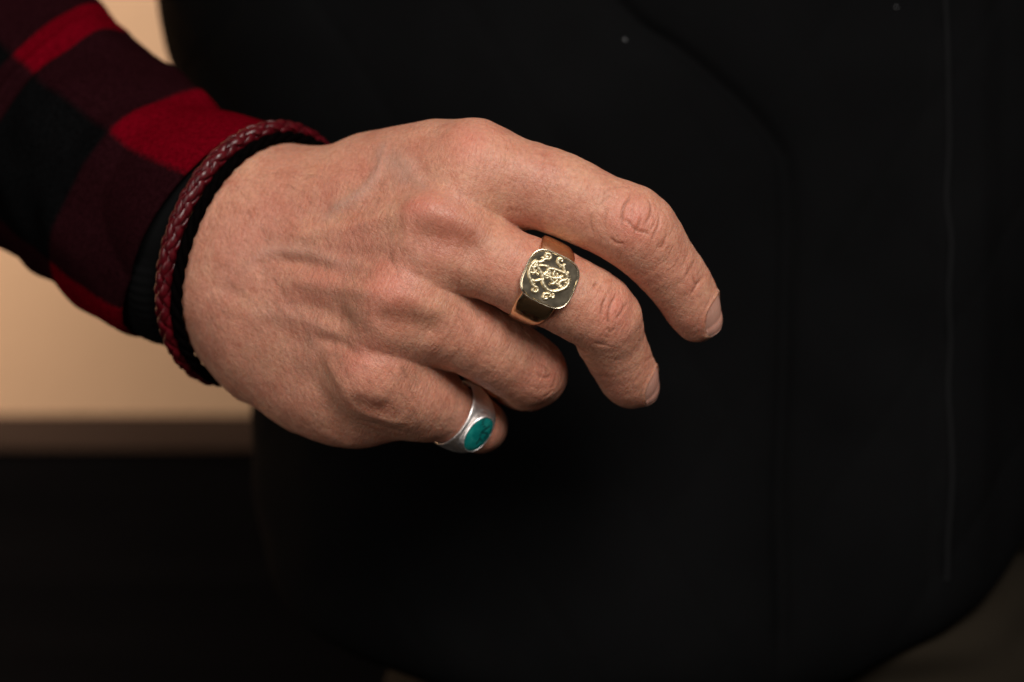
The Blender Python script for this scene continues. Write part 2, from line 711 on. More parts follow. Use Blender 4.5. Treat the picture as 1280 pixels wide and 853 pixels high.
# creases over the joints, coloured with reddish skin and painted shade (positions read off the photograph)
CR = (720, 180)
for pts, w, a in (
        ([(435, 400), (425, 440), (385, 490), (370, 560), (368, 605), (357, 670)], 1.9, -1.9),
        ([(368, 605), (420, 625), (480, 690), (560, 710), (590, 740)], 1.8, -1.8),
        ([(525, 580), (500, 650), (480, 690), (460, 730)], 1.7, -1.6),
        ([(575, 440), (597, 500), (590, 580), (540, 655)], 1.8, -1.6),
        ([(665, 550), (660, 640), (625, 730), (600, 790)], 1.8, -1.5),
        ([(740, 700), (700, 790), (665, 850)], 1.7, -1.3),
        ([(125, 560), (120, 640), (145, 740)], 1.7, -0.9),
        ([(280, 395), (235, 440), (185, 490)], 1.7, -0.8),
        ([(240, 500), (235, 600), (230, 690)], 1.8, -0.9),
        ([(200, 430), (260, 370), (340, 345), (450, 350)], 1.7, -0.7),
        ([(260, 740), (330, 790), (400, 800)], 1.9, -1.4),
        ([(450, 520), (455, 560)], 1.5, -0.7),
        ([(470, 450), (450, 540), (440, 620)], 1.5, -0.5),
        ([(790, 800), (740, 890)], 1.6, -0.8),
        ([(620, 560), (625, 640), (560, 720)], 1.6, -0.7)):
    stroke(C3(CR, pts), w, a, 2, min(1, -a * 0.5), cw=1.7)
CR = (740, 300)
for pts, w, a in (
        ([(545, 20), (520, 80)], 1.7, -1.0), ([(590, 20), (560, 70)], 1.7, -0.9), ([(630, 40), (590, 110)], 1.7, -0.9),
        ([(700, 130), (670, 190), (640, 230)], 1.7, -0.8), ([(760, 120), (730, 190), (700, 240)], 1.7, -0.8),
        ([(830, 150), (790, 220), (735, 310)], 1.8, -1.2), ([(805, 280), (825, 345), (872, 352)], 1.7, -1.1),
        ([(900, 280), (850, 350), (815, 400), (795, 440)], 1.8, -1.6), ([(870, 240), (840, 300)], 1.6, -0.8),
        ([(48, 333), (10, 380)], 1.8, -1.5), ([(85, 360), (50, 430)], 1.6, -0.8),
        ([(122, 455), (85, 520), (70, 620)], 1.8, -1.7),
        ([(205, 430), (165, 490), (140, 560), (130, 640), (145, 700)], 1.9, -1.8),
        ([(262, 500), (240, 580), (180, 640)], 1.8, -1.4), ([(290, 490), (270, 530), (250, 580)], 1.6, -1.2),
        ([(115, 690), (150, 742), (182, 700)], 1.7, -1.3), ([(215, 400), (235, 440)], 1.6, -0.7),
        ([(160, 380), (130, 430)], 1.6, -0.6), ([(200, 560), (190, 600)], 1.5, -0.9), ([(-60, 380), (-75, 450)], 1.6, -0.6)):
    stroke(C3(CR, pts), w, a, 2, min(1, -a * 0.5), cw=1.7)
CR = (640, 400)
for pts, w, a in (
        ([(200, 445), (260, 466), (315, 450)], 2.0, -1.6), ([(352, 455), (335, 520), (300, 552)], 1.9, -1.4),
        ([(240, 622), (290, 600), (330, 560)], 1.8, -1.1), ([(395, 400), (400, 470), (370, 540)], 1.8, -1.1),
        ([(100, 500), (180, 545), (230, 560)], 1.6, -0.6), ([(660, 175), (710, 200), (770, 210)], 2.4, -0.9),
        ([(1060, 340), (1100, 310), (1140, 280)], 2.0, -1.1)):
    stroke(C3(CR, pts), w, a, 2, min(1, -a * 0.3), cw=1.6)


# fine crosswise wrinkles on the knuckles and at the finger roots, running round the finger
def wrinkles(px, axis_px, r, spacing, amp, seed):
    c = march([px[0]], [px[1]])[0]
    e = march([axis_px[0]], [axis_px[1]])[0]
    ax = unit(e - c)
    idx = np.nonzero(np.linalg.norm(body_v - c, axis=1) < r * 1.6)[0]
    q = body_v[idx] - c
    dist = np.linalg.norm(q, axis=1)
    s = q @ ax
    s = s + 3.0 * noise3(body_v[idx], 26, seed) + 1.2 * noise3(body_v[idx], 9, seed + 1)
    wv = 1 - np.abs(np.sin(np.pi * s / spacing))
    wv = wv ** 3
    gate = np.clip(0.25 + 1.3 * noise3(body_v[idx], 11, seed + 2), 0, 1)
    env = np.exp(-(dist / r) ** 4)
    disp[idx] -= 1.5 * amp * wv * gate * env
    tint[idx, 2] = np.maximum(tint[idx, 2], 0.45 * wv * gate * env * min(1, amp))  # shade painted along the bottoms of the wrinkles


wrinkles((618, 205), (660, 214), 52, 6.5, 0.75, 11)
wrinkles((640, 245), (680, 258), 26, 5.5, 0.8, 12)
wrinkles((795, 280), (825, 305), 38, 6.0, 0.6, 13)
wrinkles((845, 330), (862, 352), 32, 5.0, 0.6, 14)
wrinkles((768, 385), (790, 405), 34, 5.5, 0.7, 15)
wrinkles((555, 300), (590, 312), 40, 6.0, 0.55, 16)
wrinkles((540, 440), (575, 458), 34, 5.0, 0.6, 17)
wrinkles((600, 370), (630, 384), 26, 5.0, 0.6, 18)
wrinkles((690, 470), (705, 478), 34, 5.5, 0.6, 19)
wrinkles((525, 480), (550, 492), 34, 5.0, 0.6, 20)
wrinkles((805, 452), (812, 470), 26, 5.5, 0.4, 21)
wrinkles((525, 262), (555, 272), 26, 5.0, 0.5, 22)
wrinkles((488, 366), (515, 376), 26, 5.0, 0.5, 23)
wrinkles((440, 300), (470, 306), 90, 7.0, 0.28, 24)
wrinkles((400, 400), (430, 412), 90, 7.0, 0.28, 25)

# small unevenness of flesh everywhere
disp += 0.9 * noise3(body_v, 42, 3) + 0.45 * noise3(body_v, 17, 4) + 0.13 * noise3(body_v, 6.0, 5)

# fingernails: a shallow bed in the skin and a curved plate of its own
NAILS = []


def nail(tip, axis, normal, ln, wd, rad, push=0.0):
    """tip: working point near the end of the finger's core; axis to the fingertip; normal out of the nail"""
    F = frame(axis, normal)
    a, s, n = F
    c = tip
    q = body_v - c
    u, w_, h = q @ a, q @ s, q @ n
    e = (np.abs(u / (ln * 0.5)) ** 2.6 + np.abs(w_ / (wd * 0.5)) ** 2.6)
    up = h > 0
    m = up & (e < 3.2)
    ee = e[m]
    inside = np.clip((1.0 - ee) * 4, 0, 1)
    rim = np.exp(-((np.sqrt(ee) - 1.10) / 0.12) ** 2) * np.where(u[m] > ln * 0.42, 0.2, 1.0)
    disp[m] += -1.6 * inside + 1.5 * rim
    NAILS.append((c, F, ln, wd, rad))


def tip_of(name, back=1):
    a, b = HAND[name][-1], HAND[name][-3]
    pa, pb = P(*a[:3]), P(*b[:3])
    return pa, unit(pa - pb)


t_, a_ = tip_of('index')
nail(t_ - a_ * 4, a_, (0.80, 0.10, 0.62), 50, 50, 30)
t_, a_ = tip_of('middle')
nail(t_ - a_ * 4, a_, (0.75, 0.05, 0.60), 48, 46, 29)
t_, a_ = tip_of('ring')
nail(t_ - a_ * 4, a_, (0.1, -0.6, -0.8), 46, 44, 28)
t_, a_ = tip_of('pinky')
nail(t_ - a_ * 4, a_, (0.1, -0.6, -0.8), 38, 36, 24)
nail(P(655, 385, -344), (0.7, -0.7, -0.15), (0.15, 0.1, -1.0), 54, 52, 30)

body_v2 = body_v + body_n * disp[:, None]

person = empty('person', tuple(to_world(P(900, 426.5, -900)) * np.array([1, 1, 0])),
               'person in a checked red shirt and black quilted vest, one hand loosely curled', 'person')
body = mesh_obj('body', body_v2, body_f, MAT['skin'])
at = body.data.attributes.new('tint', 'FLOAT_COLOR', 'POINT')
at.data.foreach_set('color', np.concatenate([np.clip(tint, 0, 1), np.ones((len(tint), 1))], 1).astype(np.float32).ravel())
parent_keep(body, person)

m, nt, b = mat('nail')
co = objco(nt)
n1 = N(nt, 'ShaderNodeTexNoise', i_Scale=120.0, i_Detail=2.0)
L(nt, co, n1.inputs['Vector'])
r1 = ramp(nt, n1.outputs['Fac'], [(0.3, (0.50, 0.24, 0.185)), (0.7, (0.56, 0.29, 0.22))])
L(nt, r1.outputs[0], b.inputs['Base Color'])
b.inputs['Roughness'].default_value = 0.34
b.inputs['Subsurface Weight'].default_value = 0.35
b.inputs['Subsurface Radius'].default_value = (0.0015, 0.0007, 0.0005)
b.inputs['Subsurface Scale'].default_value = 1.0
MAT['nail'] = m


def body_field_disp(p):
    return field(p)


for c, F, ln, wd, rad in NAILS:
    a, s, n = F
    nu, nv = 26, 30
    U, W = np.meshgrid(np.linspace(-1, 1, nu), np.linspace(-1, 1, nv), indexing='ij')
    # square grid to rounded-rectangle outline
    k = 0.5
    uu = U * np.sqrt(1 - k * W ** 2 / 2)
    ww = W * np.sqrt(1 - k * U ** 2 / 2)
    base = c + (uu * ln * 0.5)[..., None] * a + (ww * wd * 0.5 * 0.95)[..., None] * s
    p = base.reshape(-1, 3) + n * 52
    for _ in range(40):
        p = p - n * 0.8 * field(p)[:, None]
    u_ = uu.reshape(-1)
    w_ = ww.reshape(-1)
    # the plate keeps its own curve over the bed and runs on over the fingertip
    h = (p - c) @ n
    cen = np.interp(u_, np.linspace(-1, 1, nu), h.reshape(nu, nv)[:, nv // 2])
    h = np.where(u_ > 0.4, np.maximum(h, cen - (1 - np.sqrt(np.clip(1 - (w_ * 0.8) ** 2, 0, 1))) * rad), h)
    hs = h.reshape(nu, nv)
    keep = hs[int(nu * 0.62)].copy()
    for i in range(int(nu * 0.62), nu):
        f = (i - nu * 0.62) / (nu * 0.38)
        hs[i] = np.maximum(hs[i], keep - 7.5 * f * f)
    top = base.reshape(-1, 3) + n * (hs.reshape(-1) - 0.75)[:, None]
    bot = top - n * 1.8
    v = np.vstack([top, bot])
    f = grid_faces(nu, nv)
    fl = f.tolist() + [[i + nu * nv for i in q[::-1]] for q in f.tolist()]
    edge = [(i, 0) for i in range(nu)] + [(nu - 1, j) for j in range(1, nv)] + [(i, nv - 1) for i in range(nu - 2, -1, -1)] + [(0, j) for j in range(nv - 2, 0, -1)]
    ei = [i * nv + j for i, j in edge]
    for q, r in zip(ei, ei[1:] + ei[:1]):
        fl.append([q, r, r + nu * nv, q + nu * nv])
    o = mesh_obj('fingernail', v, fl, MAT['nail'])
    parent_keep(o, person)

# sparse fine hairs on the back of the hand: far too many and thin to count, one joined piece
MAT['hair'], nt, b = mat('fine_hair')
b.inputs['Base Color'].default_value = (0.26, 0.14, 0.08, 1)
b.inputs['Roughness'].default_value = 0.45
hr = np.random.default_rng(12)
hx = np.concatenate([hr.uniform(255, 520, 900), hr.uniform(560, 700, 100)])
hy = np.concatenate([hr.uniform(210, 530, 900), hr.uniform(330, 470, 100)])
g0 = march(hx, hy)
okh = (np.abs(field(g0)) < 2.0) & (g0[:, 2] > -260)
g0 = g0[okh]
gn, _m = gradient(field, g0)
okh = gn[:, 2] > 0.35
g0, gn = g0[okh], gn[okh]
pv, pf = [], []
base_dir = np.array([0.75, -0.62, 0.0])
for p_, n_ in zip(g0, gn):
    d_ = unit(base_dir + hr.normal(0, 0.25, 3))
    d_ = unit(d_ - (d_ @ n_) * n_)
    ln_ = hr.uniform(14, 34)
    t_ = np.linspace(0, 1, 6)[:, None]
    pts_ = p_ - n_ * 1.5 + d_ * ln_ * t_ + n_ * (ln_ * 0.42 * t_ * (1 - 0.75 * t_)) + n_ * 1.0
    v_, f_ = tube(pts_, np.linspace(0.14, 0.04, 6) * hr.uniform(0.7, 1.3), 3)
    pv.append((v_, f_))
v, f = merge(pv)
o = mesh_obj('hand_hair', v, f, MAT['hair'])
o['kind'] = 'stuff'
parent_keep(o, person)

# ------------------------------------------------------------------ metals and stone
def metal(name, col, rough, bump=0.02, scratch=0.0, bscale=900.0):
    m, nt, b = mat(name)
    co = objco(nt)
    b.inputs['Base Color'].default_value = (*col, 1)
    b.inputs['Metallic'].default_value = 1.0
    n1 = N(nt, 'ShaderNodeTexNoise', i_Scale=bscale, i_Detail=4.0)
    L(nt, co, n1.inputs['Vector'])
    r = ramp(nt, n1.outputs['Fac'], [(0.3, (rough * 0.75,) * 3), (0.7, (min(1, rough * 1.35),) * 3)])
    L(nt, r.outputs[0], b.inputs['Roughness'])
    bp = N(nt, 'ShaderNodeBump', i_Strength=bump, i_Distance=0.0001)
    L(nt, n1.outputs['Fac'], bp.inputs['Height'])
    L(nt, bp.outputs[0], b.inputs['Normal'])
    return m


MAT['gold'] = metal('polished_gold', (0.84, 0.70, 0.48), 0.17, 0.05)
MAT['gold_face'] = metal('satin_gold', (0.74, 0.62, 0.45), 0.17, 0.0, bscale=300)
MAT['gold_relief'] = metal('cast_gold', (0.76, 0.66, 0.46), 0.40, 0.0, bscale=4000)
MAT['silver'] = metal('worn_silver', (0.90, 0.86, 0.84), 0.42, 0.15, bscale=1400)


def ring_band(c, F, r_in, W, T, seg_n=120, k=14):
    """closed band round the finger: half width W(theta), thickness T(theta); theta = 0 at the normal"""
    a, s, n = F
    th = np.linspace(-np.pi, np.pi, seg_n, endpoint=False)
    V = []
    for t in th:
        rad = np.cos(t) * n + np.sin(t) * s
        w, tk = W(t), T(t)
        # rounded section: inside flat, outside softly domed with narrow bevels
        for q in np.linspace(0, 2 * np.pi, k, endpoint=False):
            cx, sy = np.cos(q), np.sin(q)
            x = w * np.sign(cx) * abs(cx) ** 0.6
            y = tk * 0.5 * (1 + np.sign(sy) * abs(sy) ** 0.75)
            V.append(c + a * x + rad * (r_in + y))
    return np.array(V), grid_faces(seg_n, k, True, True)


def plane_hit(px, py, c, n):
    o = np.array([0, 0, D])
    d = np.array([(px - 640) / D, (426.5 - py) / D, -1.0])
    t = np.dot(c - o, n) / np.dot(d, n)
    return o + d * t


def super_outline(A, B, e, k=96, sc=1.0):
    t = np.linspace(0, 2 * np.pi, k, endpoint=False)
    c, s = np.cos(t), np.sin(t)
    return np.stack([A * sc * np.sign(c) * np.abs(c) ** (2 / e), B * sc * np.sign(s) * np.abs(s) ** (2 / e)], -1)


def loft(c, F, rings, cap_top=False, cap_bottom=False):
    """rings: list of (outline k x 2, height)"""
    a, s, n = F
    k = len(rings[0][0])
    V = np.vstack([c + o[:, :1] * a + o[:, 1:] * s + h * n for o, h in rings])
    f = grid_faces(len(rings), k, False, True).tolist()
    if cap_top:
        f.append(list(range((len(rings) - 1) * k, len(rings) * k)))
    if cap_bottom:
        f.append(list(range(k))[::-1])
    return V, f


def band_of(o, parent):
    parent_keep(o, parent)
    return o


# ---- gold signet ring on the middle finger
ax = unit(P(712, 371, -48) - P(655, 344, -34))
F = frame(ax, (0.12, 0.06, 0.99))

cg = P(671.5, 351, -40)
root = empty('signet_ring', tuple(to_world(cg)), 'pale gold signet ring with raised monogram on its square face, on the middle finger', 'ring')
r_in = 51.5
H = 65.0


def Wg(t):
    x = abs(t)
    return np.interp(x, [0, 0.45, 0.75, 1.1, 1.5, 2.1, 3.15], [24, 24, 24, 21, 16.5, 11.5, 10])


def Tg(t):
    x = abs(t)
    top = (H - 6) / max(np.cos(x), 0.2) - r_in
    side = np.interp(x, [0.45, 0.7, 1.0, 1.4, 2.0, 3.15], [14.5, 11.0, 7.6, 5.6, 4.8, 4.6])
    return min(top, side) if x < 0.6 else side


v, f = ring_band(cg, F, r_in, Wg, Tg, 160, 24)
o = mesh_obj('band', v, f, MAT['gold'])
parent_keep(o, root)
A_, B_, e_ = 34.5, 33.0, 3.4
rings = [(super_outline(A_, B_, e_, sc=0.80), H - 21), (super_outline(A_, B_, e_, sc=0.90), H - 15), (super_outline(A_, B_, e_, sc=0.965), H - 8),
         (super_outline(A_, B_, e_, sc=1.0), H - 2.4)]
bev = [(super_outline(A_, B_, e_, sc=1.0), H - 2.4), (super_outline(A_, B_, e_, sc=0.985), H - 0.8), (super_outline(A_, B_, e_, sc=0.945), H)]
v, f = merge([loft(cg, F, rings), loft(cg, F, bev)])
o = mesh_obj('head', v, f, MAT['gold'])
parent_keep(o, root)
v, f = loft(cg, F, [(super_outline(A_, B_, e_, sc=0.945), H), (super_outline(A_, B_, e_, sc=0.93), H - 0.5)])
v2, f2 = loft(cg, F, [(super_outline(A_, B_, e_, sc=0.93), H - 0.5)], cap_top=True)
v, f = merge([(v, f), (v2, f2)])
o = mesh_obj('face', v, f, MAT['gold_face'])
parent_keep(o, root)

v, f = tube(np.array([cg + x * F[0] + y * F[1] + (H - 1.5) * F[2] for x, y in super_outline(A_, B_, e_, 140, 0.982)]), 1.1, 8, closed=True)
MAT['gold_rim'] = metal('bright_gold', (0.88, 0.77, 0.58), 0.22, 0.05)
o = mesh_obj('rim', v, f, MAT['gold_rim'])
parent_keep(o, root)

# monogram: strokes read off the photograph and laid on the face
fc = cg + F[2] * (H - 0.2)
mono = [
    # left bow with its curl
    ([(302, 282), (275, 305), (252, 345), (250, 392), (265, 430), (282, 468), (306, 480), (313, 502), (295, 515), (277, 503), (283, 488)], 1.45),
    # upper stem ending in the top left curl
    ([(300, 285), (330, 292), (352, 282), (372, 268), (398, 272), (410, 252), (400, 234), (380, 232), (372, 248), (386, 256)], 1.45),
    ([(346, 256), (356, 270), (352, 288)], 1.3),
    # long stem of the first letter
    ([(300, 285), (312, 325), (336, 368), (352, 410), (350, 440), (368, 478), (400, 505), (440, 510), (482, 498), (520, 478), (542, 440), (536, 402)], 1.9),
    # its bowl and leg
    ([(318, 318), (352, 318), (382, 326), (392, 350), (378, 372), (352, 382), (330, 378)], 1.4),
    ([(352, 382), (392, 400), (430, 412), (470, 410), (500, 396)], 1.5),
    # second letter
    ([(392, 340), (430, 345), (470, 358), (510, 376), (532, 400), (520, 425), (490, 430), (470, 448), (478, 475)], 1.6),
    ([(378, 372), (402, 395), (420, 430), (455, 455), (486, 470)], 1.3),
    ([(440, 355), (428, 385), (450, 410), (486, 418)], 1.2),
    # cross bar on the left
    ([(256, 368), (285, 372), (310, 352)], 1.2),
    ([(262, 325), (290, 330), (308, 318)], 1.2),
    ([(268, 425), (300, 432), (335, 422), (352, 412)], 1.35),
    # right arm with the top right curl
    ([(532, 396), (514, 362), (505, 330), (484, 318), (466, 302), (462, 280), (478, 266), (496, 274), (490, 290)], 1.45),
    ([(476, 330), (500, 322), (518, 310)], 1.2),
    ([(505, 372), (525, 375), (542, 370)], 1.2),
    # lower curl
    ([(402, 505), (400, 530), (380, 524), (360, 532), (354, 552), (366, 566), (384, 558), (378, 546)], 1.4),
    ([(400, 530), (412, 545), (424, 556)], 1.3),
    ([(300, 300), (285, 330), (292, 362), (318, 385)], 1.2),
    ([(396, 345), (404, 372), (398, 398), (380, 412), (360, 405)], 1.25),
    ([(455, 372), (462, 400), (452, 430), (430, 450), (400, 455)], 1.25),
    ([(420, 520), (432, 538), (424, 556)], 1.2),
    # leaf knots down the right side
    ([(540, 405), (548, 425), (536, 448), (516, 446), (506, 428)], 1.3),
    ([(534, 452), (536, 474), (516, 488), (498, 478)], 1.3),
]
parts = []
blobs = [(300, 284, 2.4), (355, 282, 2.0), (288, 455, 2.0), (392, 326, 2.0), (404, 548, 2.2), (424, 556, 1.8), (505, 330, 1.9), (536, 380, 2.0),
         (545, 440, 2.0), (520, 480, 2.2), (462, 505, 2.0), (262, 345, 1.7), (278, 380, 1.8), (478, 440, 1.8), (368, 395, 2.0), (435, 372, 1.6)]
for pts, r in mono:
    px = catmull(pts, max(12, len(pts) * 7))
    px = (px - np.array([395, 400])) * 1.03 + np.array([401, 402])
    p3 = np.array([plane_hit(620 + x / 6.09, 280 + y / 6.09, fc, F[2]) for x, y in px])
    ln = np.concatenate([[0], np.cumsum(np.linalg.norm(np.diff(p3, axis=0), axis=1))])
    rr = r * 1.35 * (1.0 + 0.03 * np.sin(ln * 1.3)) * np.interp(ln, [0, 2, ln[-1] - 2, ln[-1]], [0.8, 1, 1, 1.15])
    parts.append(tube(p3 + F[2] * 0.7, rr, 8, ref=F[2], flat=1.15))
for x, y, r in blobs:
    p = plane_hit(620 + ((x - 395) * 1.03 + 401) / 6.09, 280 + ((y - 400) * 1.03 + 402) / 6.09, fc, F[2]) + F[2] * 0.5
    th = np.linspace(0, np.pi, 7)
    ring = [(super_outline(1, 1, 2, 10, sc=max(1e-3, r * 0.85 * np.sin(t))), -r * np.cos(t)) for t in th]
    parts.append(loft(p, F, ring))
v, f = merge(parts)
o = mesh_obj('monogram', v, f, MAT['gold_relief'])
parent_keep(o, root)

# ---- silver ring with a turquoise on the little finger
ax = unit(P(590, 528, -178) - P(556, 513, -140))
ct = P(572.5, 519.5, -158)
F = frame(ax, (0.55, -0.47, 0.70))
root = empty('turquoise_ring', tuple(to_world(ct)), 'worn silver ring with an oval blue green turquoise on the little finger', 'ring')
r_in = 42.0


def Wt(t):
    return np.interp(abs(t), [0, 0.5, 0.9, 1.4, 2.0, 3.15], [26, 25, 21, 15, 10.5, 9])


def Tt(t):
    return np.interp(abs(t), [0, 0.5, 0.9, 1.5, 3.15], [6.0, 5.5, 4.8, 4.2, 4.0])


v, f = ring_band(ct, F, r_in, Wt, Tt, 120, 20)
o = mesh_obj('band', v, f, MAT['silver'])
parent_keep(o, root)
hA, hB, z0 = 19.0, 25.5, r_in + 0.5
out = lambda sc, da=0.0: super_outline(hA + da, hB + da, 2.15, 72, sc)
v, f = merge([loft(ct, F, [(out(1.0, 4.2), z0 - 12), (out(1.0, 2.8), z0 + 1), (out(1.0, 1.7), z0 + 6.5), (out(1.0, 1.1), z0 + 8.6), (out(1.0, 0.4), z0 + 9.2),
                           (out(1.0, -0.3), z0 + 8.6), (out(1.0, -0.5), z0 + 6)])])
# hammered edge of the setting
v = v + (noise3(v, 5.0, 41) * 0.35)[:, None] * F[2]
o = mesh_obj('bezel', v, f, MAT['silver'])
parent_keep(o, root)
rings = [(out(1.0, -0.2), z0 + 7.0), (out(1.0, -0.3), z0 + 9.3), (out(0.96, -0.3), z0 + 10.6), (out(0.86), z0 + 11.6), (out(0.65), z0 + 12.4),
         (out(0.4), z0 + 12.8), (out(0.15), z0 + 12.9)]
v, f = loft(ct, F, rings, cap_top=True)
m, nt, b = mat('turquoise')
co = objco(nt)
n1 = N(nt, 'ShaderNodeTexNoise', i_Scale=420.0, i_Detail=5.0, i_Roughness=0.6)
L(nt, co, n1.inputs['Vector'])
r1 = ramp(nt, n1.outputs['Fac'], [(0.3, (0.000, 0.085, 0.082)), (0.52, (0.003, 0.135, 0.122)), (0.75, (0.015, 0.19, 0.165))])
at_ = N(nt, 'ShaderNodeAttribute', attribute_name='vein')
mxv = N(nt, 'ShaderNodeMix', data_type='RGBA')
L(nt, at_.outputs['Fac'], mxv.inputs[0])
L(nt, r1.outputs[0], mxv.inputs[6])
mxv.inputs[7].default_value = (0.004, 0.012, 0.014, 1)
L(nt, mxv.outputs[2], b.inputs['Base Color'])
b.inputs['Roughness'].default_value = 0.32
b.inputs['Specular IOR Level'].default_value = 0.35
bp = N(nt, 'ShaderNodeBump', i_Strength=0.15, i_Distance=0.0002)
L(nt, n1.outputs['Fac'], bp.inputs['Height'])
L(nt, bp.outputs[0], b.inputs['Normal'])
# finer stone surface so that the dark matrix vein can be carved into it
rr_, aa_ = np.meshgrid(np.linspace(0.0, 1.0, 40), np.linspace(0, 2 * np.pi, 96, endpoint=False), indexing='ij')
ol = out(1.0, -0.3)
V = []
for i in range(40):
    q = i / 39.0
    h = z0 + 8.2 + 4.3 * (1 - q ** 3.2) ** 0.75
    V.append(ct + ol.repeat(1, 0)[:, :1] * q * F[0] + ol[:, 1:] * q * F[1] + h * F[2])
V = np.vstack(V)
f = grid_faces(40, 72, False, True)
vein_px = [[(608, 524), (604, 530), (607, 537), (602, 541), (600, 549), (603, 552)], [(607, 537), (612, 534)], [(602, 541), (609, 543), (606, 549)],
           [(600, 549), (596, 555)]]
vein = np.zeros(len(V))
for pl in vein_px:
    q = catmull(pl, 14)
    p3 = np.array([plane_hit(x, y, ct + F[2] * (z0 + 12), F[2]) for x, y in q])
    dmin = np.linalg.norm((V[:, None, :] - p3[None]) - ((V[:, None, :] - p3[None]) @ F[2])[..., None] * F[2], axis=2).min(1)
    vein = np.maximum(vein, np.exp(-(dmin / 1.5) ** 2))
V = V - (vein * 0.6)[:, None] * F[2]
o = mesh_obj('stone', V, f, m)
a_ = o.data.attributes.new('vein', 'FLOAT', 'POINT')
a_.data.foreach_set('value', (vein * 0.9).astype(np.float32))
parent_keep(o, root)

# ------------------------------------------------------------------ bracelets
def leather(name, c1, c2, rough):
    m, nt, b = mat(name)
    co = objco(nt)
    n1 = N(nt, 'ShaderNodeTexNoise', i_Scale=700.0, i_Detail=4.0)
    L(nt, co, n1.inputs['Vector'])
    r = ramp(nt, n1.outputs['Fac'], [(0.3, c1), (0.72, c2)])
    L(nt, r.outputs[0], b.inputs['Base Color'])
    b.inputs['Roughness'].default_value = rough
    b.inputs['Specular IOR Level'].default_value = 0.32 if rough < 0.5 else 0.0
    v1 = N(nt, 'ShaderNodeTexVoronoi', i_Scale=2400.0)
    L(nt, co, v1.inputs['Vector'])
    bp = N(nt, 'ShaderNodeBump', i_Strength=0.3, i_Distance=0.0001)
    L(nt, v1.outputs['Distance'], bp.inputs['Height'])
    L(nt, bp.outputs[0], b.inputs['Normal'])
    return m


MAT['red_leather'] = leather('red_leather', (0.032, 0.0012, 0.003), (0.085, 0.0025, 0.006), 0.30)
MAT['dark_leather'] = leather('dark_leather', (0.0010, 0.0008, 0.0008), (0.002, 0.0014, 0.0014), 0.9)


def wrist_loop(cpx, cd, Mpx, mpx, md, off, n=260):
    """closed loop round the wrist, pulled onto the skin at the given height"""
    C = P(*cpx, cd)
    M = P(cpx[0] + Mpx[0], cpx[1] + Mpx[1], cd) - C
    m_ = P(cpx[0] + mpx[0], cpx[1] + mpx[1], cd + md) - C
    # closed ellipse, evenly spaced
    t = np.linspace(0, 2 * np.pi, 2000, endpoint=False)
    p = C + np.cos(t)[:, None] * M + np.sin(t)[:, None] * m_
    nrm = unit(np.cross(M, m_))
    for _ in range(14):
        g, mg = gradient(field, p[::8])
        g = g - (g @ nrm)[:, None] * nrm
        p8 = p[::8] - g * (np.clip(field(p[::8]) - off, -14, 14) * 0.8)[:, None]
        # keep the loop even
        for _k in range(3):
            p8 = 0.5 * p8 + 0.25 * (np.roll(p8, 1, 0) + np.roll(p8, -1, 0))
        p = catmull(p8, 2000, closed=True)
    s = np.concatenate([[0], np.cumsum(np.linalg.norm(np.diff(np.vstack([p, p[:1]]), axis=0), axis=1))])
    u = np.linspace(0, s[-1], n, endpoint=False)
    q = np.stack([np.interp(u, s, np.append(p[:, i], p[0, i])) for i in range(3)], -1)
    return q, s[-1], nrm


path, length, nrm = wrist_loop((340, 330), -280, (60, -134), (-64, -30), 86, 16.5, 720)
root = empty('braided_bracelet', tuple(to_world(path.mean(0))), 'dark red braided leather bracelet on the wrist beside the shirt cuff', 'bracelet')
turns = int(round(length / 122.0))
tan = unit(np.roll(path, -1, 0)[0] - path[0])
tg = np.roll(path, -1, 0) - np.roll(path, 1, 0)
tg /= np.linalg.norm(tg, axis=1)[:, None]
bn = np.cross(tg, nrm)
bn /= np.linalg.norm(bn, axis=1)[:, None]
cn = np.cross(bn, tg)
tt = np.linspace(0, 2 * np.pi * turns, len(path), endpoint=False)
for i in range(4):
    for sgn in (1, -1):
        th = sgn * tt + 2 * np.pi * i / 4 + (0.0 if sgn > 0 else 0.0)
        rr = 8.2 + sgn * 1.8 * np.cos(4 * tt)
        q = path + rr[:, None] * (np.cos(th)[:, None] * bn + np.sin(th)[:, None] * cn)
        rad = np.cos(th)[:, None] * bn + np.sin(th)[:, None] * cn
        v, f = tube(q, 5.7, 10, closed=True, ref=rad, flat=0.5)
        o = mesh_obj('strand', v, f, MAT['red_leather'])
        parent_keep(o, root)
v, f = tube(path, 8.0, 10, closed=True)
o = mesh_obj('core', v, f, MAT['dark_leather'])
parent_keep(o, root)

path, length, nrm = wrist_loop((346, 336), -267, (60, -135), (-63, -30), 86, 8.0, 500)
root = empty('cord_bracelet', tuple(to_world(path.mean(0))), 'thin black twisted cord bracelet on the hand side of the red braided one', 'bracelet')
tg = np.roll(path, -1, 0) - np.roll(path, 1, 0)
tg /= np.linalg.norm(tg, axis=1)[:, None]
bn = np.cross(tg, nrm)
bn /= np.linalg.norm(bn, axis=1)[:, None]
cn = np.cross(bn, tg)
tt = np.linspace(0, 2 * np.pi * 15, len(path), endpoint=False)
for i in range(3):
    th = tt + 2 * np.pi * i / 3
    q = path + 3.9 * (np.cos(th)[:, None] * bn + np.sin(th)[:, None] * cn)
    v, f = tube(q, 4.5, 8, closed=True)
    o = mesh_obj('strand', v, f, MAT['dark_leather'])
    parent_keep(o, root)

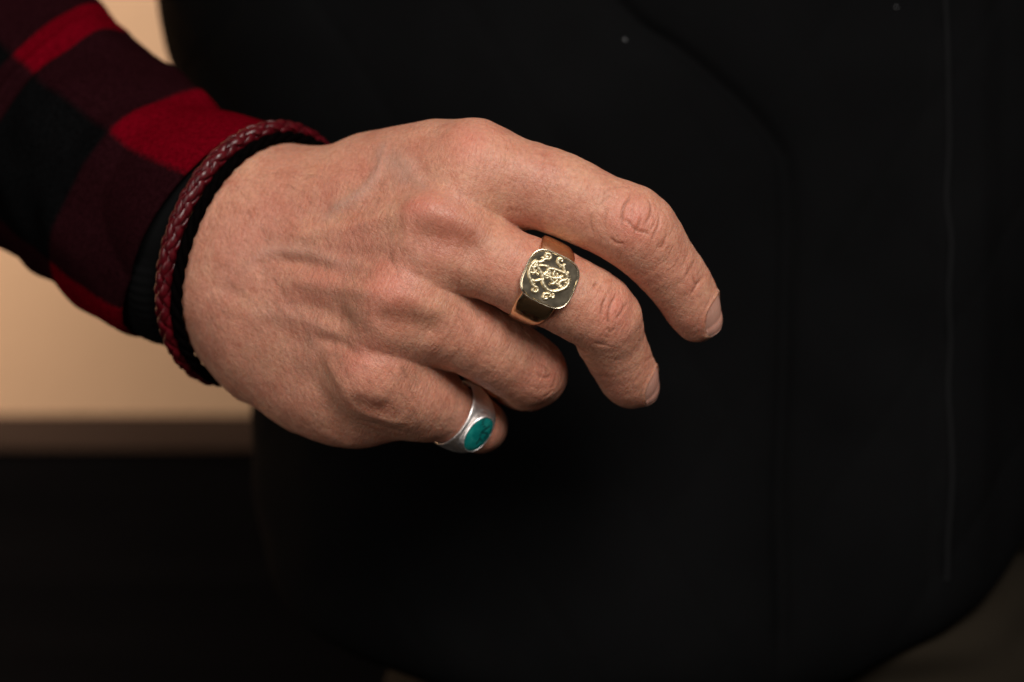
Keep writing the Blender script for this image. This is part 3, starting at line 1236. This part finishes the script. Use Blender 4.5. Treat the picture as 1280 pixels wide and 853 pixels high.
# ------------------------------------------------------------------ shirt sleeve
def flannel():
    m, nt, b = mat('checked_flannel')
    uv = N(nt, 'ShaderNodeUVMap', uv_map='weave')
    n0 = N(nt, 'ShaderNodeTexNoise', i_Scale=60.0, i_Detail=4.0)
    L(nt, uv.outputs[0], n0.inputs['Vector'])
    ad = N(nt, 'ShaderNodeVectorMath', operation='MULTIPLY_ADD')
    L(nt, n0.outputs['Color'], ad.inputs[0])
    ad.inputs[1].default_value = (0.055, 0.055, 0)
    L(nt, uv.outputs[0], ad.inputs[2])
    sep = N(nt, 'ShaderNodeSeparateXYZ')
    L(nt, ad.outputs[0], sep.inputs[0])

    def stripe(src):
        h = N(nt, 'ShaderNodeMath', operation='MULTIPLY')
        h.inputs[1].default_value = 0.5
        L(nt, src, h.inputs[0])
        fr = N(nt, 'ShaderNodeMath', operation='FRACT')
        L(nt, h.outputs[0], fr.inputs[0])
        r = ramp(nt, fr.outputs[0], [(0.0, (0.5,) * 3), (0.012, (1, 1, 1)), (0.488, (1, 1, 1)), (0.512, (0, 0, 0)), (0.988, (0, 0, 0)), (1.0, (0.5,) * 3)])
        return r.outputs[0]
    a, c = stripe(sep.outputs[0]), stripe(sep.outputs[1])
    s = N(nt, 'ShaderNodeMath', operation='ADD')
    L(nt, a, s.inputs[0])
    L(nt, c, s.inputs[1])
    h = N(nt, 'ShaderNodeMath', operation='MULTIPLY')
    h.inputs[1].default_value = 0.5
    L(nt, s.outputs[0], h.inputs[0])
    col = ramp(nt, h.outputs[0], [(0.0, (0.0028, 0.0028, 0.003)), (0.46, (0.011, 0.0026, 0.0036)), (0.54, (0.015, 0.003, 0.0042)), (1.0, (0.105, 0.0006, 0.0045))])
    # fuzz and thread
    co = objco(nt)
    n2 = N(nt, 'ShaderNodeTexNoise', i_Scale=800.0, i_Detail=5.0, i_Roughness=0.75)
    L(nt, co, n2.inputs['Vector'])
    fz = ramp(nt, n2.outputs['Fac'], [(0.3, (0.5,) * 3), (0.7, (1.35,) * 3)])
    mx = N(nt, 'ShaderNodeMix', data_type='RGBA', blend_type='MULTIPLY')
    mx.inputs[0].default_value = 1.0
    L(nt, col.outputs[0], mx.inputs[6])
    L(nt, fz.outputs[0], mx.inputs[7])
    L(nt, mx.outputs[2], b.inputs['Base Color'])
    b.inputs['Roughness'].default_value = 0.95
    b.inputs['Specular IOR Level'].default_value = 0.0
    b.inputs['Sheen Weight'].default_value = 0.0
    b.inputs['Sheen Roughness'].default_value = 0.5
    bp = N(nt, 'ShaderNodeBump', i_Strength=0.9, i_Distance=0.0006)
    L(nt, n2.outputs['Fac'], bp.inputs['Height'])
    L(nt, bp.outputs[0], b.inputs['Normal'])
    return m


def black_cloth(name, col=(0.0029, 0.0029, 0.0031), rough=0.9, spec=0.02, weave=2200.0, bump=0.5, sheen=0.0):
    m, nt, b = mat(name)
    co = objco(nt)
    n2 = N(nt, 'ShaderNodeTexNoise', i_Scale=weave, i_Detail=3.0)
    L(nt, co, n2.inputs['Vector'])
    n1 = N(nt, 'ShaderNodeTexNoise', i_Scale=14.0, i_Detail=3.0)
    L(nt, co, n1.inputs['Vector'])
    r = ramp(nt, n1.outputs['Fac'], [(0.3, tuple(c * 0.8 for c in col)), (0.7, tuple(c * 1.2 for c in col))])
    L(nt, r.outputs[0], b.inputs['Base Color'])
    b.inputs['Roughness'].default_value = rough
    b.inputs['Specular IOR Level'].default_value = spec
    b.inputs['Sheen Weight'].default_value = sheen
    bp = N(nt, 'ShaderNodeBump', i_Strength=bump, i_Distance=0.0002)
    L(nt, n2.outputs['Fac'], bp.inputs['Height'])
    L(nt, bp.outputs[0], b.inputs['Normal'])
    return m


MAT['flannel'] = flannel()
MAT['black_knit'] = black_cloth('black_knit', (0.004, 0.004, 0.0042))
MAT['vest_cloth'] = black_cloth('vest_cloth')

# sections: upper edge px, lower edge px, depth, thickness (depth half axis), lean of the section
SEC = [  # top(px), bottom(px), centre depth, half depth, lean px
    ((340, 190), (160, 420), -290, 112, 44),
    ((312, 168), (132, 408), -312, 118, 50),
    ((278, 138), (100, 385), -348, 130, 54),
    ((228, 94), (52, 349), -400, 138, 54),
    ((196, 72), (18, 326), -436, 142, 50),
    ((167, 50), (-8, 308), -468, 146, 46),
    ((158, 38), (-28, 292), -488, 148, 42),
    ((142, 24), (-46, 276), -508, 148, 44),
    ((116, -4), (-76, 250), -545, 152, 46),
    ((60, -52), (-130, 200), -610, 158, 50),
    ((-20, -120), (-205, 130), -700, 165, 50),
]
# distance along the cloth in checks at every section (the cloth is gathered near the middle of the forearm)
VCH = [0.0, 0.28, 0.72, 1.26, 1.58, 1.86, 2.04, 2.72, 3.4, 4.1, 5.2]
ns, nph = 150, 220
sc_ = np.array([[*P(*s[0], s[2]), *P(*s[1], s[2]), s[3], s[4]] for s in SEC])
si = catmull(np.hstack([sc_, np.array(VCH)[:, None]]), ns)
ph = np.linspace(0, 2 * np.pi, nph)          # closed, seam doubled for the uv
V = np.zeros((ns, nph, 3))
UV = np.zeros((ns, nph, 2))
cent = (si[:, 0:3] + si[:, 3:6]) / 2
axs = np.gradient(cent, axis=0)
axs /= np.linalg.norm(axs, axis=1)[:, None]
for i in range(ns):
    M = (si[i, 0:3] - si[i, 3:6]) / 2
    nn = unit(np.cross(M, [0, 0, 1.0]))      # in the picture plane, square to the chord
    if nn[0] > 0:
        nn = -nn
    m_ = nn * si[i, 7] + np.array([0, 0, si[i, 6]])
    V[i] = cent[i] + np.cos(ph)[:, None] * M + np.sin(ph)[:, None] * m_
    UV[i, :, 0] = ph / math.radians(74) + 0.0
    UV[i, :, 1] = si[i, 8]
rad = V - cent[:, None, :]
rad /= np.linalg.norm(rad, axis=2)[..., None]
vv = si[:, 8][:, None]
pp = ph[None, :]
dd = (5.5 * np.exp(-((vv - 2.4 - 0.12 * np.sin(pp * 1.0)) / 0.09) ** 2) * np.clip(np.sin(pp * 0.9 + 0.2), 0, 1)
      - 5.0 * np.exp(-((vv - 1.92 - 0.15 * np.sin(pp)) / 0.10) ** 2) * np.clip(np.sin(pp * 0.9), 0, 1)
      + 4.5 * np.sin(pp * 3 + vv * 2.2) * np.clip(vv - 0.5, 0, 1) - 4.5 * np.exp(-((vv - 0.75 - 0.5 * np.sin(pp * 0.8)) / 0.10) ** 2) * np.clip(np.sin(pp * 1.1), 0, 1)
      - 1.6 * np.exp(-((vv - 0.20) / 0.018) ** 2)
      + 1.2 * np.exp(-((vv - 0.06) / 0.05) ** 2))
nz = noise3(V.reshape(-1, 3), 60, 51).reshape(ns, nph) * 9.5 * np.clip(vv * 2, 0.25, 1) + noise3(V.reshape(-1, 3), 24, 52).reshape(ns, nph) * 1.0
seamblend = np.minimum(1, np.minimum(ph, 2 * np.pi - ph) * 8)[None, :]
V = V + rad * (dd * seamblend + nz)[..., None]
flat_ = V.reshape(-1, 3)
for _ in range(3):       # the cloth lies on the arm, never inside it
    dq = field_chunks(field, flat_)
    flat_ = flat_ + rad.reshape(-1, 3) * np.clip(20 - dq, 0, 34)[:, None] * 0.7
V = flat_.reshape(V.shape)
# turned-in edge and inside face give the cloth thickness
inner = cent[:, None, :] + (V - cent[:, None, :]) * 0.955
V2 = np.concatenate([inner[::-1][-40:], V[:1] * 0.5 + inner[:1] * 0.5 + (V[:1] - V[2:3]) * 0.6, V])
UV2 = np.concatenate([UV[::-1][-40:], UV[:1], UV])
nr = len(V2)
f = grid_faces(nr, nph)
o = mesh_obj('shirt_sleeve', V2.reshape(-1, 3), f, MAT['flannel'])
uvl = o.data.uv_layers.new(name='weave')
li = np.empty(len(o.data.loops), np.int32)
o.data.loops.foreach_get('vertex_index', li)
uvl.data.foreach_set('uv', UV2.reshape(-1, 2)[li].astype(np.float32).ravel())
parent_keep(o, person)

# black under-cuff showing between the sleeve and the bracelet
SEC2 = [((366, 205), (222, 430), -262, 104, 60), ((356, 196), (205, 430), -268, 108, 58), ((335, 188), (185, 424), -285, 106, 54), ((325, 190), (168, 412), -300, 96, 50), ((312, 184), (150, 398), -315, 84, 46)]
sc_ = np.array([[*P(*s[0], s[2]), *P(*s[1], s[2]), s[3], s[4]] for s in SEC2])
si = catmull(sc_, 60)
ph = np.linspace(0, 2 * np.pi, 260, endpoint=False)
V = np.zeros((60, 260, 3))
for i in range(60):
    M = (si[i, 0:3] - si[i, 3:6]) / 2
    c0 = (si[i, 0:3] + si[i, 3:6]) / 2
    nn = unit(np.cross(M, [0, 0, 1.0]))
    if nn[0] > 0:
        nn = -nn
    m_ = nn * si[i, 7] + np.array([0, 0, si[i, 6]])
    k = 1 + 0.012 * np.maximum(0, np.sin(ph * 64)) + 0.015 * np.sin(ph * 5 + i * 0.1)
    V[i] = c0 + k[:, None] * (np.cos(ph)[:, None] * M + np.sin(ph)[:, None] * m_)
flat_ = V.reshape(-1, 3)
cc = V.mean(1, keepdims=True)
rd_ = (V - cc) / np.linalg.norm(V - cc, axis=2)[..., None]
for _ in range(4):
    dq = field_chunks(field, flat_)
    flat_ = flat_ + rd_.reshape(-1, 3) * np.clip(5 - dq, 0, 30)[:, None] * 0.7
V = flat_.reshape(V.shape)
c0 = V[0].mean(0)
lip = [c0 + (V[0] - c0) * q + (V[0] - V[3]) * w for q, w in ((0.93, -1.5), (0.95, 0.3), (0.98, 0.5))]
V = np.concatenate([np.array(lip), V])
o = mesh_obj('under_cuff', V.reshape(-1, 3), grid_faces(len(V), 260, False, True), MAT['black_knit'])
parent_keep(o, person)

# ------------------------------------------------------------------ vest
ZC = -900.0
KL = (D - ZC) / D
ypx = np.array([-140, -60, 0, 95, 200, 320, 450, 540, 600, 650, 760, 900.])
lpx = np.array([170, 185, 197, 229, 258, 286, 308, 319, 325, 330, 335, 335.])
rpx = np.array([1460, 1420, 1400, 1375, 1355, 1340, 1325, 1315, 1308, 1300, 1290, 1280.])
Yk = (426.5 - ypx) * KL
nvr, nvc = 200, 420
phi = np.linspace(0, 2 * np.pi, nvc, endpoint=False)
sn, cs = np.sin(phi), np.cos(phi)
Ytop = (426.5 + 140) * KL
hem_px = np.where(sn > 0, 640 + 250 * np.clip(sn, 0, 1) ** (0.52 + 0.85 * np.clip(-cs * 1.5 + 0.2, 0, 1)), 640)
front_scale = (D - (ZC + 460 * np.clip(sn, 0, 1))) / D
Yhem = (426.5 - hem_px) * front_scale
tv = np.linspace(0, 1, nvr)
V = np.zeros((nvr, nvc, 3))
for i, t in enumerate(tv):
    Y = Ytop + (Yhem - Ytop) * t
    XL = (np.interp(-Y, -Yk, lpx) - 640) * KL
    XR = (np.interp(-Y, -Yk, rpx) - 640) * KL
    # the padded hem draws in towards the body
    dh = np.clip((Y - Yhem) / 150.0, 0, 1)
    pull = (1 - np.sqrt(np.clip(1 - (1 - dh) ** 3, 0, 1))) * 52
    A = (XR - XL) / 2 - pull
    Xc = (XR + XL) / 2
    B = 455 - pull * 0.8
    V[i] = np.stack([Xc - A * cs, Y, ZC + B * np.sign(sn) * np.abs(sn) ** 0.92], -1)
N3 = np.cross(np.roll(V, -1, 1) - np.roll(V, 1, 1), np.gradient(V, axis=0))
N3 /= np.linalg.norm(N3, axis=2)[..., None] + 1e-9
outw = V - np.stack([np.full((nvr, nvc), 190.0), V[..., 1], np.full((nvr, nvc), ZC)], -1)
N3 *= np.sign((N3 * outw).sum(2))[..., None]
pxv = 640 + V[..., 0] * D / (D - V[..., 2])
pyv = 426.5 - V[..., 1] * D / (D - V[..., 2])
frontm = (V[..., 2] > ZC)


def line_d(pl, n=60):
    c = catmull(pl, n)
    out = np.full(pxv.shape, 1e9)
    for a, b in zip(c[:-1], c[1:]):
        ab = b - a
        t = np.clip(((pxv - a[0]) * ab[0] + (pyv - a[1]) * ab[1]) / (ab @ ab + 1e-9), 0, 1)
        out = np.minimum(out, np.hypot(pxv - a[0] - t * ab[0], pyv - a[1] - t * ab[1]))
    return out


dv = noise3(V.reshape(-1, 3), 210, 61).reshape(nvr, nvc) * 18 + noise3(V.reshape(-1, 3), 80, 62).reshape(nvr, nvc) * 4
seams = [([(640, -140), (720, -60), (790, 20), (850, 60), (925, 125), (968, 175), (985, 215), (988, 300), (984, 420), (980, 640), (975, 900)], 7, 15)]
for k in range(-3, 9):      # quilting
    x0 = 250 + k * 190
    seams.append(([(x0 + 330, -140), (x0 + 160, 120), (x0, 380), (x0 - 170, 640), (x0 - 310, 860)], 6, 1.5))
    seams.append(([(x0 - 330, -140), (x0 - 160, 120), (x0, 380), (x0 + 170, 640), (x0 + 310, 860)], 6, 1.5))
quilt = np.zeros(pxv.shape)
for pl, w, a in seams:
    d_ = line_d(pl)
    quilt = np.minimum(quilt, -a * np.exp(-(d_ / w) ** 2) - a * 0.7 * np.exp(-(d_ / (w * 4)) ** 2))
placket = 13 * np.clip((pxv - 1163) / 4, 0, 1) * np.clip((1250 - pxv) / 30, 0, 1) * frontm * np.clip((1 - tv)[:, None] * 5, 0, 1)
dv = dv + np.where(frontm, quilt, 0) * np.clip((1 - tv)[:, None] * 12, 0, 1) + placket
V = V + N3 * dv[..., None]
inner = V.copy()
inner[..., 0] = 190 + (V[..., 0] - 190) * 0.965
inner[..., 2] = ZC + (V[..., 2] - ZC) * 0.965
lip = (V[-1:] + inner[-1:]) / 2 + np.array([0, -8, 0])
V2 = np.concatenate([V, lip, inner[::-1][:60]])
vest = mesh_obj('vest', V2.reshape(-1, 3), grid_faces(len(V2), nvc, False, True), MAT['vest_cloth'])
parent_keep(vest, person)


def on_vest(x, y, lift):
    """nearest point of the vest's outside to a pixel, lifted off the cloth"""
    m_ = np.where(frontm, (pxv - x) ** 2 + (pyv - y) ** 2, 1e12)
    i, j = np.unravel_index(m_.argmin(), m_.shape)
    return V[i, j] + N3[i, j] * lift


zp = np.array([on_vest(1178, y, 1.0) for y in np.linspace(-110, 768, 60)])
zp = catmull(zp[::4], 200)
v, f = tube(zp, 4.5, 10, ref=(0.3, 0, 0.95), flat=0.8)
MAT['zip_tape'] = black_cloth('zip_tape', (0.0050, 0.0050, 0.0053), 0.8, 0.04)
zipper = mesh_obj('zip_flap_piping', v, f, MAT['zip_tape'])
parent_keep(zipper, person)

# two pale specks of lint on the cloth
lp = []
MAT['lint'] = black_cloth('lint', (0.35, 0.35, 0.36), 0.9, 0.1)
for x, y, r in ((781, 50, 0.75), (1120, 9, 0.6)):
    c = on_vest(x, y, 2.0)
    c = c + (P(x, y, c[2]) - c) * np.array([1, 1, 0])
    q = c + np.array([[-2, 1, 0], [-0.5, 0.2, 1.2], [1, 0.6, 0.6], [2.0, -0.8, 0]]) * r
    v, f = tube(catmull(q, 10), 0.75 * r, 5)
    o = mesh_obj('lint_speck', v, f, MAT['lint'])
    parent_keep(o, person)

# ------------------------------------------------------------------ trousers below the hem
nr_, nc_ = 90, 200
phi = np.linspace(0, 2 * np.pi, nc_, endpoint=False)
Y = np.linspace(-330, -1500, nr_)
V = np.zeros((nr_, nc_, 3))
for i, y in enumerate(Y):
    A = 530 + 10 * np.sin(y * 0.02)
    V[i] = np.stack([345 - A * np.cos(phi) * 1.0, np.full(nc_, y), ZC + 355 * np.sin(phi)], -1)
V[:, :, 0] += 0
nn = noise3(V.reshape(-1, 3) * np.array([1, 2.6, 1]), 150, 71).reshape(nr_, nc_)
outw = V - np.array([345, 0, ZC]) * np.array([1, 0, 1])
outw[..., 1] = 0
outw /= np.linalg.norm(outw, axis=2)[..., None] + 1e-9
V = V + outw * (nn * 22)[..., None]
m = black_cloth('dark_khaki_cloth', (0.0135, 0.0100, 0.0062), 0.95, 0.1, 1500.0, 0.5)
o = mesh_obj('trousers', V.reshape(-1, 3), grid_faces(nr_, nc_, False, True), m)
parent_keep(o, person)

# ------------------------------------------------------------------ background
ZW = -2214.0
KW = (D - ZW) / D


def wy(py):
    return (426.5 - py) * KW


def box(name, x0, x1, y0, y1, z0, z1, m, bevel=0.0):
    v = np.array([[x, y, z] for x in (x0, x1) for y in (y0, y1) for z in (z0, z1)], float)
    fq = [[0, 1, 3, 2], [4, 6, 7, 5], [0, 4, 5, 1], [2, 3, 7, 6], [0, 2, 6, 4], [1, 5, 7, 3]]
    o = mesh_obj(name, v, fq, m, smooth=False)
    if bevel:
        md = o.modifiers.new('edge', 'BEVEL')
        md.width = bevel
        md.segments = 3
    o['kind'] = 'structure'
    return o


def plaster():
    m, nt, b = mat('tan_plaster')
    co = objco(nt)
    n1 = N(nt, 'ShaderNodeTexNoise', i_Scale=3.0, i_Detail=5.0)
    L(nt, co, n1.inputs['Vector'])
    r = ramp(nt, n1.outputs['Fac'], [(0.3, (0.51, 0.315, 0.19)), (0.7, (0.57, 0.36, 0.22))])
    L(nt, r.outputs[0], b.inputs['Base Color'])
    b.inputs['Roughness'].default_value = 0.85
    n2 = N(nt, 'ShaderNodeTexNoise', i_Scale=220.0, i_Detail=3.0)
    L(nt, co, n2.inputs['Vector'])
    bp = N(nt, 'ShaderNodeBump', i_Strength=0.3, i_Distance=0.001)
    L(nt, n2.outputs['Fac'], bp.inputs['Height'])
    L(nt, bp.outputs[0], b.inputs['Normal'])
    return m


def wood(name, c1, c2):
    m, nt, b = mat(name)
    co = objco(nt)
    mp = N(nt, 'ShaderNodeMapping')
    mp.inputs['Scale'].default_value = (2, 30, 40)
    L(nt, co, mp.inputs[0])
    n1 = N(nt, 'ShaderNodeTexNoise', i_Scale=3.0, i_Detail=6.0)
    L(nt, mp.outputs[0], n1.inputs['Vector'])
    r = ramp(nt, n1.outputs['Fac'], [(0.3, c1), (0.7, c2)])
    L(nt, r.outputs[0], b.inputs['Base Color'])
    b.inputs['Roughness'].default_value = 0.6
    b.inputs['Specular IOR Level'].default_value = 0.0
    return m


floor_y = -H0 / S
box('wall', -5200, 5200, wy(519), 6200, ZW - 300, ZW, plaster())
box('wooden_rail', -5200, 5200, wy(563), wy(519) - 1, ZW - 290, ZW + 12, wood('brown_wood', (0.036, 0.022, 0.016), (0.050, 0.031, 0.022)), 0.002)
box('wainscot', -5200, 5200, floor_y + 4, wy(563) - 1, ZW - 280, ZW - 20, wood('dark_wood', (0.0024, 0.0021, 0.0022), (0.0034, 0.003, 0.0031)))
fl = wood('floor_wood', (0.05, 0.035, 0.025), (0.08, 0.055, 0.04))
box('floor', -8000, 8000, floor_y - 100, floor_y, ZW - 300, 8000, fl)
